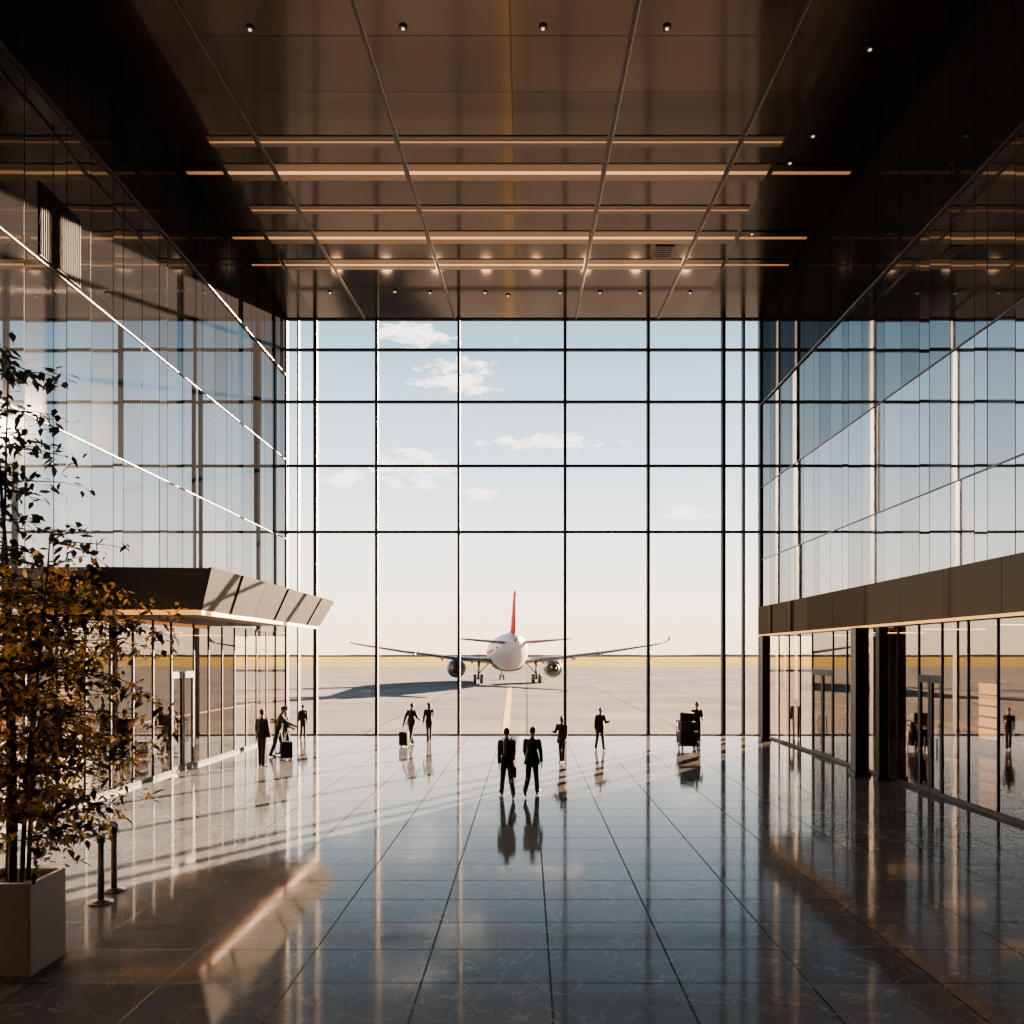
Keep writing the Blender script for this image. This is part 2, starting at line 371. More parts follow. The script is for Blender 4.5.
dl = [(250,28),(403,27),(543,27),(667,27),(870,48),(813,135),(790,162),(752,233),(785,290),(330,292),(395,291),(430,292),(485,292),(508,295),(560,292),(600,292),(640,292),(690,292)]
nmz = ['leftmost of the front four','second of the front four','third of the front four','rightmost of the front four','alone at the dark upper right','on the dark right margin, upper of the close pair','on the dark right margin, lower of the close pair','by the square air vent','at the right end near the right wall']
ordn = ['first','second','third','fourth','fifth','sixth','seventh','eighth','ninth']
for i, (x, y) in enumerate(dl):
    Y = (H-CZ)*F/(VY-y); X = wx(x, Y)
    lab = 'small round downlight ' + (nmz[i] if i < 9 else '%s from left in the row along the window' % ordn[i-9])
    t = thing('downlight', lab, 'downlight', (X,Y,H-.04), 0, 'round ceiling downlights')
    r = .08
    bm = NB(); tube(bm, (X,Y,H-.04),(X,Y,H-.001), r+.02, r+.03, 20); obj('bezel', bm, M['rail'], t)
    bm = NB(); tube(bm, (X,Y,H-.055),(X,Y,H-.04), r*.5, r*.5, 16); obj('lens', bm, M['lamp'], t)
Y = 30.0; X = wx(663, Y)
t = thing('ceiling_vent', 'square dark air vent set in the bronze ceiling', 'vent', (X,Y,H-.04))
bm = NB(); box(bm, X-.35,X+.35,Y-.5,Y+.4,H-.04,H-.001); obj('frame', bm, M['dark'], t)
bm = NB()
for k in range(5): box(bm, X-.3,X+.3,Y-.4+k*.16,Y-.36+k*.16,H-.05,H-.04)
obj('slats', bm, M['joint'], t)

# ------------------------------------------------------------ outside
bm = NB(); box(bm, -400, 400, YG+.16, 250, -.4, -.02); struct('ground_apron', bm, M['apron'])
bm = NB(); box(bm, -2500, 2500, 250, 4000, -.4, -.02); struct('ground_grass', bm, M['grass'])
bm = NB(); vs = [(-1.18,37,-.005),(-.82,37,-.005),(-1.65,88,-.005),(-2.15,88,-.005)]; quad(bm,*vs); tag(obj('painted_line', bm, M['yellow']), 'yellow painted guide line on the concrete apron leading to the airliner', 'painted line')
bm = NB(); rr = random.Random(5)
x = -1800
pts = []
while x < 1800:
    pts.append((x, rr.uniform(3.6,5.0))); x += rr.uniform(15,50)
for (a, ha), (b, hb) in zip(pts, pts[1:]): quad(bm, (a,1500,-.02),(b,1500,-.02),(b,1500,hb),(a,1500,ha))
o = tag(obj('tree_line', bm, M['trees']), 'low tree line along the horizon beyond the grass', 'trees'); o['kind'] = 'stuff'

# ------------------------------------------------------------ aircraft
def loft(bm, secs, n=28, cap=True):
    rings = []
    for (y, cx, cz, rx, rz) in secs:
        rings.append([bm.verts.new((cx+rx*math.cos(2*math.pi*i/n), y, cz+rz*math.sin(2*math.pi*i/n))) for i in range(n)])
    for a, b in zip(rings, rings[1:]):
        for i in range(n): bm.faces.new((a[i],a[(i+1)%n],b[(i+1)%n],b[i]))
    if cap: bm.faces.new(rings[0]); bm.faces.new(rings[-1][::-1])
def airfoil(bm, secs):
    prof = [(0,0),(.05,.4),(.3,.5),(.6,.35),(1,.03),(1,-.03),(.6,-.3),(.3,-.45),(.05,-.35)]
    rings = []
    for p, ch, th, ax in secs:
        p = Vector(p); ax = Vector(ax)
        rings.append([bm.verts.new(p + Vector((0,-u*ch,0)) + ax*(v*th)) for u, v in prof])
    for a, b in zip(rings, rings[1:]):
        n = len(a)
        for i in range(n): bm.faces.new((a[i],a[(i+1)%n],b[(i+1)%n],b[i]))
    bm.faces.new(rings[0]); bm.faces.new(rings[-1][::-1])
ac = thing('airliner', 'white twin-engine airliner with red tail fin parked on the apron, seen from behind', 'airplane', (-2.6,103,-.02), R(4.5))
def P(name, bm, m, par=None, smooth=True):
    return obj(name, bm, m, par or ac, smooth, local=True)
bm = NB()
loft(bm, [(-18.2,0,5.15,.12,.15),(-17.9,0,5.1,.4,.45),(-16,0,4.9,.95,1.0),(-13,0,4.55,1.55,1.6),(-10,0,4.25,1.95,2.0),(-6.5,0,4.0,2.2,2.25),(0,0,3.95,2.25,2.3),(12,0,3.95,2.25,2.3),(15,0,3.85,2.05,2.1),(17,0,3.65,1.6,1.65),(18.3,0,3.45,.95,1.0),(18.9,0,3.35,.35,.4),(19.05,0,3.33,.05,.05)])
fus = P('fuselage', bm, M['white'])
bm = NB(); loft(bm, [(-5.5,0,2.65,.8,.4),(-3.5,0,2.4,1.9,.85),(3.5,0,2.4,1.9,.85),(6,0,2.6,.8,.4)]); P('belly_fairing', bm, M['grey'])
bm = NB(); loft(bm, [(-18.45,0,5.16,.12,.12),(-18.15,0,5.15,.16,.16)]); P('tail_cone_exhaust', bm, M['darkmetal'])
for s in (-1,1):
    bm = NB()
    airfoil(bm, [((s*1.2,5.0,2.75),7.0,1.0,(0,0,1)),((s*6.5,1.9,3.2),4.3,.6,(0,0,1)),((s*13,-1.6,4.05),2.9,.38,(0,0,1)),((s*18.2,-4.4,4.9),1.7,.24,(0,0,1)),((s*19.2,-5.0,5.15),1.4,.16,(s*-.3,0,.95))])
    w = P('wing', bm, M['grey'])
    bm = NB(); airfoil(bm, [((s*19.15,-5.05,5.12),1.4,.12,(-s*.5,0,.86)),((s*19.6,-5.5,5.4),1.1,.1,(-s*.9,0,.4)),((s*19.75,-6.0,5.9),.6,.07,(-s,0,0))]); P('winglet', bm, M['grey'], w)
    for fx, fy, fz in ((4.5,-2.2,2.8),(8.2,-3.4,3.25),(11.5,-4.3,3.75)):
        bm = NB()
        loft(bm, [(fy-1.4,s*fx,fz+.02,.04,.05),(fy-.5,s*fx,fz-.08,.16,.2),(fy+1.2,s*fx,fz-.05,.16,.22),(fy+2.4,s*fx,fz+.05,.04,.05)], 10)
        P('flap_fairing', bm, M['grey'], w)
    bm = NB(); airfoil(bm, [((s*.6,-12.6,4.95),3.6,.45,(0,0,1)),((s*6.2,-15.6,5.4),1.5,.18,(0,0,1))]); P('horizontal_stabilizer', bm, M['grey'])
    en = bpy.data.objects.new('engine', None); C.objects.link(en); en.parent = ac
    bm = NB(); ex, ez = s*6.5, 1.85
    loft(bm, [(2.9,ex,ez,.80,.80),(3.2,ex,ez,1.1,1.1),(5,ex,ez,1.3,1.3),(6.4,ex,ez,1.2,1.2),(6.7,ex,ez,1.05,1.05),(6.6,ex,ez,.92,.92),(5.9,ex,ez,.9,.9)], 28)
    P('nacelle', bm, M['grey'], en)
    bm = NB(); loft(bm, [(1.6,ex,ez,.36,.36),(2.2,ex,ez,.58,.58),(3.0,ex,ez,.75,.75)], 24); P('core_nozzle', bm, M['darkmetal'], en)
    bm = NB(); loft(bm, [(1.0,ex,ez,.02,.02),(1.65,ex,ez,.24,.24)], 16); P('exhaust_plug', bm, M['darkmetal'], en)
    bm = NB(); vs=[(5.5,2.95),(2.0,3.0),(1.8,2.75),(3.2,2.5),(5.6,2.9)]
    a = [bm.verts.new((ex-.15,y,z)) for y,z in vs]; b = [bm.verts.new((ex+.15,y,z)) for y,z in vs]
    bm.faces.new(a); bm.faces.new(b[::-1])
    for i in range(5): bm.faces.new((a[i],a[(i+1)%5],b[(i+1)%5],b[i]))
    P('pylon', bm, M['grey'], en, False)
    lg = bpy.data.objects.new('landing_gear', None); C.objects.link(lg); lg.parent = ac
    bm = NB(); tube(bm,(s*3.7,-1.5,.6),(s*3.6,-1.5,3.0),.14,.17); tube(bm,(s*3.2,-1.5,.6),(s*4.2,-1.5,.6),.08); tube(bm,(s*3.7,-1.5,1.2),(s*2.3,-1.5,2.7),.07); P('strut', bm, M['steel'], lg)
    for dx in (-.42,.42):
        bm = NB(); x = s*3.7+dx; tube(bm,(x-.19,-1.5,.6),(x+.19,-1.5,.6),.6,.6,24); P('wheel', bm, M['black'], lg)
# fin
bm = NB(); airfoil(bm, [((0,-9.6,5.5),6.4,.62,(1,0,0)),((0,-11.5,6.6),5.2,.55,(1,0,0)),((0,-15.1,10.2),2.9,.32,(1,0,0)),((0,-15.6,10.55),2.3,.2,(1,0,0))])
fin = P('vertical_fin', bm, M['red'])
bm = NB(); airfoil(bm, [((0,-8.4,5.7),7.4,.7,(1,0,0)),((0,-10.2,6.35),6.4,.62,(1,0,0))]); P('fin_root', bm, M['red'], fin)
bm = NB(); airfoil(bm, [((0,-15.2,6.0),1.25,.3,(1,0,0)),((0,-17.35,10.3),.75,.18,(1,0,0))]); P('rudder', bm, M['red'], fin)
lg = bpy.data.objects.new('landing_gear', None); C.objects.link(lg); lg.parent = ac
bm = NB(); tube(bm,(0,13.5,.5),(0,13.8,2.3),.1,.13); tube(bm,(-.3,13.5,.42),(.3,13.5,.42),.06); P('strut', bm, M['steel'], lg)
for dx in (-.27,.27):
    bm = NB(); tube(bm,(dx-.11,13.5,.42),(dx+.11,13.5,.42),.42,.42,20); P('wheel', bm, M['black'], lg)
for s in (-1,1):
    bm = NB()
    loft(bm, [(-12,s*1.70,4.5,.03,.12),(-6.5,s*2.2,4.1,.04,.14),(12,s*2.24,3.9,.04,.14)], 8)
    P('red_stripe', bm, M['red'], fus)

# ------------------------------------------------------------ potted tree
PX, PY = -5.98, 9.3
t = thing('potted_tree', 'tall leafy indoor tree in a square planter at the left edge', 'potted tree', (PX,PY,0))
bm = NB()
x0,x1,y0,y1 = -6.35,-5.56,8.95,9.65; w=.05; PH=1.04
r_ = [(x0,y0),(x1,y0),(x1,y1),(x0,y1)]
ri = [(x0+w,y0+w),(x1-w,y0+w),(x1-w,y1-w),(x0+w,y1-w)]
def ring(pts, z): return [bm.verts.new((a,b,z)) for a,b in pts]
A=ring(r_,0);B=ring(r_,PH);Cc=ring(ri,PH);D=ring(ri,PH-.25)
for a,b in ((A,B),(B,Cc),(Cc,D)):
    for i in range(4): bm.faces.new((a[i],a[(i+1)%4],b[(i+1)%4],b[i]))
bm.faces.new(A); bm.faces.new(D)
bmesh.ops.bevel(bm, geom=[e for e in bm.edges if max(v.co.z for v in e.verts)>PH-.05], offset=.01, segments=1, affect='EDGES')
obj('planter', bm, M['planter'], t)
bm = NB(); box(bm, x0+w+.001,x1-w-.001,y0+w+.001,y1-w-.001,PH-.24,PH-.09); obj('soil', bm, M['soil'], t)
bt = NB(); suntint = NB(); drk = NB(); rr = random.Random(11)
def leaf(bm, p, d, L, W):
    d = d.normalized(); up = Vector((rr.uniform(-.5,.5),rr.uniform(-.5,.5),1)).normalized()
    s = d.cross(up); s.normalize(); n = s.cross(d)
    p0=p; a=p+d*L*.35+s*W-n*.004; b=p+d*L*.35-s*W-n*.004; m=p+d*L*.5; tip=p+d*L-n*L*.22; c=p+d*L*.72+s*W*.6-n*L*.08; e=p+d*L*.72-s*W*.6-n*L*.08
    v=[bm.verts.new(q) for q in (p0,a,c,tip,e,b,m-n*W*.3)]
    for f in ((0,1,6),(1,2,6),(2,3,6),(3,4,6),(4,5,6),(5,0,6)): bm.faces.new([v[i] for i in f])
def path(p, d, n, L, r0, r1, curl=.18, grav=0.):
    pts=[p]; 
    for i in range(n):
        d = (d+Vector((rr.uniform(-curl,curl),rr.uniform(-curl,curl),rr.uniform(-curl,curl)*.5-grav))).normalized()
        q = p+d*L/n; k0=r0+(r1-r0)*i/n; k1=r0+(r1-r0)*(i+1)/n
        tube(bt,p,q,k0,k1,7); p=q; pts.append(p)
    return pts
stems = [((PX+.0,PY,.9),Vector((.01,0,1)),6.2,.05),((PX-.12,PY+.1,.9),Vector((.02,.02,1)),6.0,.035),((PX+.16,PY-.1,.9),Vector((.10,-.03,1)),4.0,.03),((PX+.1,PY+.12,.9),Vector((.02,.08,1)),3.6,.028)]
for (p,d,L,r0) in stems:
    pts = path(Vector(p), d, 14, L, r0, .008, .03)
    for i in range(2, len(pts)):
        base = pts[i]; z = base.z
        low = z < 4.55
        nb = 6 if low else 4
        if z < 1.7: nb = 3
        for k in range(nb):
            a = rr.uniform(0, 2*math.pi)
            Lb = rr.uniform(.75,1.55) if low else rr.uniform(.4,.85)
            if z < 2.2: Lb *= .72
            bp = path(base, Vector((math.cos(a),math.sin(a),rr.uniform(.0,.45))), 4, Lb, .010, .003, .25, .12)
            for q in bp[1:]:
                m_ = 12 if low else 4
                for _ in range(m_):
                    dd = Vector((rr.uniform(-1,1),rr.uniform(-1,1),rr.uniform(-.9,.4)))
                    pp = q+Vector((rr.uniform(-.11,.11),rr.uniform(-.11,.11),rr.uniform(-.10,.10)))
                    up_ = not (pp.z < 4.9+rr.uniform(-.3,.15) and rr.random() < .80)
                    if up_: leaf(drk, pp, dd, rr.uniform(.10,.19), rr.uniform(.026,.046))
                    else: leaf(suntint, pp, dd, rr.uniform(.07,.13), rr.uniform(.017,.030))
obj('trunk', bt, M['bark'], t)
obj('sun_tinted_foliage', suntint, M['leafsun'], t, recalc=False)
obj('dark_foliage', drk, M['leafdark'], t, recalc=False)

# stanchions
for x, y, lab in ((wx(101,11.6),11.6,'nearer dark steel barrier post beside the planter'),(wx(114,12.2),12.2,'farther dark steel barrier post beside the planter')):
    t = thing('barrier_post', lab, 'barrier post', (x,y,0))
    bm = NB(); tube(bm,(x,y,0),(x,y,.03),.17,.16,24); tube(bm,(x,y,.03),(x,y,.06),.12,.05,24); obj('base', bm, M['steel'], t, True)
    bm = NB(); tube(bm,(x,y,.05),(x,y,.9),.045,.045,16); obj('pole', bm, M['steel'], t, True)
    bm = NB(); tube(bm,(x,y,.88),(x,y,1.0),.06,.06,16); obj('belt_head', bm, M['black'], t)

# ------------------------------------------------------------ people
def cm(name, c, r=.75): return mat(name, c, r, noise=.15, nscale=30, spec=.2)
skin_m = cm('skin', (.18,.10,.07), .5); hair_m = [cm('hair black',(.012,.01,.009)), cm('hair brown',(.03,.018,.010))]
CL = dict(black=cm('cloth black',(.007,.007,.008)), navy=cm('cloth navy',(.009,.011,.018)), char=cm('cloth charcoal',(.016,.016,.018)), brown=cm('cloth brown',(.045,.03,.02)), grey=cm('cloth grey',(.09,.09,.10)), shoe=cm('shoe leather',(.01,.009,.008),.4))
eye_m = mat('eye', (.03,.02,.02), .2); lip_m = mat('lips', (.3,.12,.1), .5)
def person(label, X, Y, h=1.75, rz=0, pose={}, top='black', bottom='char', coat=0., hair=0, long_hair=False, vox=.010, group=None, skirt=False):
    g = lambda k, d=0: pose.get(k, d)
    root = thing('person', label, 'person', (X,Y,0), R(rz), group)
    s = h/1.76; root.scale = (s*.93,s*.97,s)
    legs = {}
    for sd, k in ((-1,'l'),(1,'r')):
        a = R(g(k+'h')); kn = R(g(k+'k')); sp = R(g('splay',1.5))
        hip = Vector((sd*.08,0,-.03)); knee = hip+Vector((sd*math.sin(sp),math.sin(a),-math.cos(a)))*.43
        b = a-kn; ank = knee+Vector((sd*math.sin(sp)*.5,math.sin(b),-math.cos(b)))*.41
        tt = b*.7; fd = Vector((sd*.12,math.cos(tt),math.sin(tt))).normalized(); dn_ = Vector((0,math.sin(tt),-math.cos(tt)))
        heel = ank+dn_*.045-fd*.035; toe = ank+dn_*.055+fd*.16
        legs[k] = (hip,knee,ank,heel,toe,fd)
    low = min(min(L[3].z-.035, L[4].z-.025) for L in legs.values())
    pz = Vector((0,0,-low))
    for k in legs: legs[k] = tuple(v+pz for v in legs[k][:5])+(legs[k][5],)
    ln = R(g('lean')); U = Vector((0,math.sin(ln),math.cos(ln))); Fw = Vector((0,math.cos(ln),-math.sin(ln))); Xx = Vector((1,0,0))
    rotT = Matrix((Xx,Fw,U)).transposed().to_4x4()
    pt = lambda x,y,z: pz+Xx*x+Fw*y+U*z
    nod = R(g('nod')); turn = R(g('turn'))
    rotH = rotT @ Matrix.Rotation(turn,4,'Z') @ Matrix.Rotation(-nod,4,'X')
    hb = pt(0,.012,.585)
    hp = lambda x,y,z: hb + (rotH.to_3x3() @ Vector((x,y,z)))
    arms = {}
    for sd, k in ((-1,'l'),(1,'r')):
        a = R(g(k+'s')); b = R(g(k+'b',7)); e = R(g(k+'e',12)); ib = R(g(k+'i', g(k+'b',7)*.4))
        sh = pt(sd*.18,0,.455)
        ua = Vector((sd*math.sin(b),math.sin(a)*math.cos(b),-math.cos(a)*math.cos(b)))
        fa = Vector((sd*math.sin(ib),math.sin(a+e)*math.cos(ib),-math.cos(a+e)*math.cos(ib)))
        el_ = sh+ua*.28; wr = el_+fa*.25
        arms[k] = (sh,el_,wr,fa,sd)
    # body
    bm = NB()
    blob(bm, pt(0,0,.02),(.15,.105,.12),rotT); blob(bm, pt(0,.005,.17),(.13,.095,.15),rotT); blob(bm, pt(0,.005,.35),(.16,.11,.17),rotT)
    seg(bm, pt(-.14,-.005,.455),.058,pt(.14,-.005,.455),.058); seg(bm, pt(0,-.005,.47),.058,hp(0,.0,.03),.05)
    blob(bm, hp(0,.012,.12),(.074,.092,.11),rotH); blob(bm, hp(0,.045,.05),(.05,.05,.045),rotH)
    blob(bm, hp(0,.108,.10),(.013,.018,.024),rotH); 
    for sd in (-1,1): blob(bm, hp(sd*.076,.0,.11),(.010,.02,.03),rotH)
    for k,(hip,knee,ank,heel,toe,fd) in legs.items():
        seg(bm,hip,.085,knee,.055); seg(bm,knee,.055,ank,.038); blob(bm,knee.lerp(ank,.3)-Vector((0,.012,0)),(.052,.055,.1)); seg(bm,heel,.032,toe,.024)
    for k,(sh,e_,wr,fa,sd) in arms.items():
        seg(bm,sh,.052,e_,.04); seg(bm,e_,.04,wr,.026)
        lat = Vector((1,0,0)).cross(fa); lat = lat.normalized() if lat.length>.01 else Vector((0,1,0)); nrm = fa.cross(lat)*(-sd)
        pal = wr+fa*.05
        q = Matrix((lat,nrm,fa)).transposed().to_4x4()
        blob(bm, pal, (.04,.016,.055), q)
        for j,(off,Lf) in enumerate(((.030,.072),(.010,.082),(-.010,.076),(-.029,.058))):
            b0 = wr+fa*.09+lat*off; inn = Vector((-sd,0,0))
            m1 = b0+(fa*.9+inn*.25+lat*off*3).normalized()*Lf*.55; m2 = m1+(fa*.75+inn*.65).normalized()*Lf*.45
            seg(bm,b0,.0105,m1,.0098,6); seg(bm,m1,.0098,m2,.009,6)
        th0 = wr+fa*.03+lat*.03; th1 = th0+(fa*.6+lat*.7).normalized()*.04; th2 = th1+(fa*.9+lat*.25).normalized()*.032
        seg(bm,th0,.013,th1,.012,6); seg(bm,th1,.012,th2,.0105,6)
    def part(nm, bm, m, v=vox, sm=2):
        o = obj(nm, bm, m, root, True, local=True)
        md = o.modifiers.new('remesh','REMESH'); md.mode='VOXEL'; md.voxel_size=v; md.use_smooth_shade=True
        ms = o.modifiers.new('smooth','SMOOTH'); ms.iterations=sm; ms.factor=.5
        return o
    part('body', bm, skin_m, vox, 1)
    vc = max(vox*1.4,.014)
    # trousers
    bm = NB(); blob(bm, pt(0,0,.02),(.162,.12,.12),rotT)
    for k,(hip,knee,ank,heel,toe,fd) in legs.items():
        seg(bm,hip,.098,knee,.071); tube(bm,knee,ank+(ank-knee).normalized()*.03,.070,.064,14); blob(bm,knee,(.071,)*3)
    part('trousers', bm, CL[bottom], vc)
    # jacket
    bm = NB(); blob(bm, pt(0,0,.02),(.174,.13,.17),rotT); blob(bm, pt(0,.005,.18),(.158,.122,.17),rotT); blob(bm, pt(0,.005,.35),(.182,.132,.17),rotT)
    seg(bm, pt(-.14,-.005,.440),.074,pt(.14,-.005,.440),.074); tube(bm, pt(0,-.01,.46),pt(0,-.005,.555),.080,.062,14)
    for k,(sh,e_,wr,fa,sd) in arms.items():
        seg(bm,sh,.072,e_,.059); tube(bm,e_,wr-fa*.005,.058,.046,12)
    if coat:
        up_, lo_ = pt(0,0,.2), pz+Vector((0,-.01,-coat)); d=(up_-lo_)
        m_ = Matrix.Translation((up_+lo_)/2) @ d.to_track_quat('Z','Y').to_matrix().to_4x4() @ Matrix.Diagonal((1,.74,1,1))
        bmesh.ops.create_cone(bm, cap_ends=True, segments=20, radius1=.235, radius2=.16, depth=d.length, matrix=m_)
    part('coat' if coat else 'jacket', bm, CL[top], vc)
    for k,(hip,knee,ank,heel,toe,fd) in legs.items():
        bm = NB(); seg(bm,heel,.042,toe,.034,10); blob(bm,ank+(heel-ank)*.4,(.045,.05,.04)); part('shoe', bm, CL['shoe'], .012)
    bm = NB(); blob(bm, hp(0,-.008,.142),(.084,.092,.102),rotH)
    if long_hair: blob(bm, hp(0,-.05,.05),(.08,.055,.13),rotH)
    part('hair', bm, hair_m[hair], .011)
    if vox < .013:
        for sd in (-1,1):
            bm = NB(); blob(bm, hp(sd*.028,.098,.122),(.011,.007,.008),rotH,1); obj('eye', bm, eye_m, root, True, local=True)
        bm = NB(); blob(bm, hp(0,.098,.062),(.022,.008,.007),rotH,1); obj('mouth', bm, lip_m, root, True, local=True)
    W = Matrix.Translation((X,Y,0)) @ Matrix.Rotation(R(rz),4,'Z') @ Matrix.Scale(s,4)
    return root, {k:(W@v[2], W@(v[2]+v[3]*.1)) for k,v in arms.items()}, W, pt
walk = dict(lh=24,lk=5,rh=-18,rk=26,ls=-22,rs=18,re=18,le=14,splay=-.8,lean=3,lb=9,rb=7,turn=-15)
walk2 = dict(lh=-18,lk=32,rh=24,rk=6,ls=24,rs=-20,lb=12,rb=16,le=28,re=15,splay=-.8,lean=3,turn=20)
Y=20.3
r1, h1, W1, pt1 = person('man with dark backpack walking away, left of the central pair', wx(507,Y), Y, 1.80, 14, walk, 'black','navy')
Y=20.5
r2, h2, W2, pt2 = person('man in flared dark coat walking away beside the backpack carrier', wx(532,Y), Y, 1.80, -14, walk2, 'navy','black', coat=.12)
# backpack
bp = thing('backpack', 'dark backpack worn by the left central walker', 'backpack', W1 @ pt1(0,-.2,.12), R(14))
def lbox(nm, par, x0,x1,y0,y1,z0,z1,m,b=.03):
    bm = NB(); box(bm,x0,x1,y0,y1,z0,z1,b); return obj(nm,bm,m,par,True,local=True)
lbox('bag_body', bp, -.15,.15,-.13,.055,0,.42,CL['char'],.05)
lbox('front_pocket', bp, -.12,.12,-.18,-.12,.03,.22,CL['black'],.025)
for s in (-1,1):
    bm = NB()
    pts=[(s*.09,.05,.40),(s*.10,.14,.45),(s*.11,.30,.40),(s*.12,.345,.25),(s*.14,.25,.08),(s*.13,.05,.04)]
    for a,b in zip(pts,pts[1:]): seg(bm,a,.016,b,.016,8)
    obj('strap', bm, CL['black'], bp, True, local=True)
def suitcase(label, x, y, z, w, d, h, m, rz=0, handle=True, flat=False):
    t = thing('suitcase', label, 'suitcase', (x,y,z), R(rz))
    wl = 0.05 if handle else 0.02
    b = lbox('shell', t, -w/2,w/2,-d/2,d/2,wl,h,m,.04)
    bm = NB()
    for k in range(5):
        xx = -w/2+w*(k+1)/6; box(bm, xx-.01,xx+.01,-d/2-.008,d/2+.008,.1,h-.05)
    obj('ribs', bm, CL['black'], t, local=True)
    for sx in (-1,1):
        bm = NB(); r = .03 if handle else .015; tube(bm,(sx*(w/2-.06)-.02,0,r),(sx*(w/2-.06)+.02,0,r),r); obj('wheel', bm, M['black'], t, local=True)
    if handle:
        bm = NB(); 
        for sx in (-1,1): tube(bm,(sx*.1,d/2-.03,h-.02),(sx*.1,d/2-.03,h+.32),.009)
        tube(bm,(-.12,d/2-.03,h+.32),(.12,d/2-.03,h+.32),.015); obj('pull_handle', bm, M['steel'], t, local=True)
    return t
def handbag(label, p, m, rz=0):
    t = thing('briefcase', label, 'briefcase', (p.x,p.y,p.z-.38), R(rz))
    lbox('case', t, -.05,.05,-.18,.18,0,.28,m,.02)
    bm = NB(); pts=[(0,-.07,.28),(0,-.06,.36),(0,.06,.36),(0,.07,.28)]
    for a,b in zip(pts,pts[1:]): seg(bm,a,.01,b,.01,8)
    obj('handle', bm, m, t, True, local=True)
handbag('small dark briefcase held by the walker with the backpack', h1['r'][1], CL['black'], 14)

stand = dict(lh=3,rh=-2,rk=2,ls=4,rs=-4)
Y=26.7; person('person in dark coat standing right behind the central pair', wx(562,Y), Y, 1.55, 160, dict(lh=8,rh=-8,rk=4,ls=15,rs=35,re=60,lean=3), 'char','black', coat=.2, long_hair=True, hair=1)
Y=30.3; person('lone person with raised forearm between middle walkers and luggage trolley', wx(600,Y), Y, 1.6, 200, dict(lh=12,rh=-12,rk=6,ls=30,le=70,rs=-10,lean=4), 'black','navy', coat=.08)
Y=32.0; _,h5,_,_ = person('person by the window wall pulling a small suitcase, left of the pair', wx(411,Y), Y, 1.68, -30, dict(lh=14,rh=-14,rk=10,ls=-28,lb=14,rs=25,re=40,lean=5), 'black','black', coat=.1)
suitcase('small upright dark suitcase pulled by the left window pair', wx(404,31.4), 31.4, 0, .36,.24,.58, CL['char'], -20)
Y=33.1; person('person by the window wall, right of the suitcase puller', wx(429,Y), Y, 1.62, 25, dict(lh=-10,rh=12,rk=6,rs=30,re=60,lb=14), 'navy','char', hair=1, long_hair=True)
Y=25.9; person('tall man in dark suit standing before the left shopfront', wx(262,Y), Y, 1.84, -20, dict(lh=3,rh=-3,ls=5,rs=5,lb=12,rb=10), 'black','black', coat=.06)
Y=28.3; person('person leaning forward over a suitcase near the left shop', wx(278,Y), Y, 1.8, -80, dict(lh=14,rh=-12,rk=8,ls=35,rs=30,le=30,re=30,lean=14), 'char','black')
Y=28.9; person('person with bent arms standing by the suitcase near the left shop', wx(286,Y), Y, 1.75, 100, dict(lh=18,rh=-8,rk=6,lk=12,ls=30,le=65,rs=40,re=60), 'navy','navy', hair=1)
suitcase('dark suitcase between the two people near the left shop', wx(287,27.6), 27.6, 0, .42,.26,.62, CL['navy'], 10)
Y=34.6; person('person standing against the tall window near its left corner', wx(303,Y), Y, 1.45, 40, stand, 'black','char')

# luggage trolley
Y=30.4; X=wx(688,Y)
t = thing('luggage_trolley', 'steel luggage trolley loaded with dark cases near the window wall', 'trolley', (X,Y,0))
bm = NB(); box(bm,X-.36,X+.36,Y-.45,Y+.45,.17,.21,.01)
obj('platform', bm, M['frame'], t)
bm = NB()
for s in (-1,1):
    seg(bm,(X+s*.33,Y+.45,.2),.022,(X+s*.33,Y+.60,1.05),.022,8)
    seg(bm,(X+s*.33,Y-.45,.2),.018,(X+s*.33,Y-.45,.34),.018,8)
seg(bm,(X-.33,Y+.6,1.05),.024,(X+.33,Y+.6,1.05),.024,8); seg(bm,(X-.33,Y+.53,.65),.018,(X+.33,Y+.53,.65),.018,8); seg(bm,(X-.33,Y-.45,.34),.018,(X+.33,Y-.45,.34),.018,8)
obj('push_frame', bm, M['frame'], t, True)
for sx, sy in ((-1,-1),(1,-1),(-1,1),(1,1)):
    bm = NB(); tube(bm,(X+sx*.28-.02,Y+sy*.35,.08),(X+sx*.28+.02,Y+sy*.35,.08),.08,.08,16); box(bm,X+sx*.28-.03,X+sx*.28+.03,Y+sy*.35-.02,Y+sy*.35+.02,.08,.17); obj('wheel', bm, M['black'], t)
suitcase('large dark case at the bottom of the loaded trolley', X,Y,.21, .70,.66,.48, CL['char'], 0, False)
suitcase('brown case in the middle of the trolley load', X-.01,Y+.02,.69, .64,.55,.38, CL['brown'], 4, False)
suitcase('smallest dark case on top of the trolley load', X-.03,Y,1.07, .52,.42,.34, CL['navy'], -5, False)
person('person standing behind the loaded luggage trolley', wx(697,31.5), 31.5, 1.74, 170, dict(ls=25,rs=25,le=50,re=50), 'black','char')

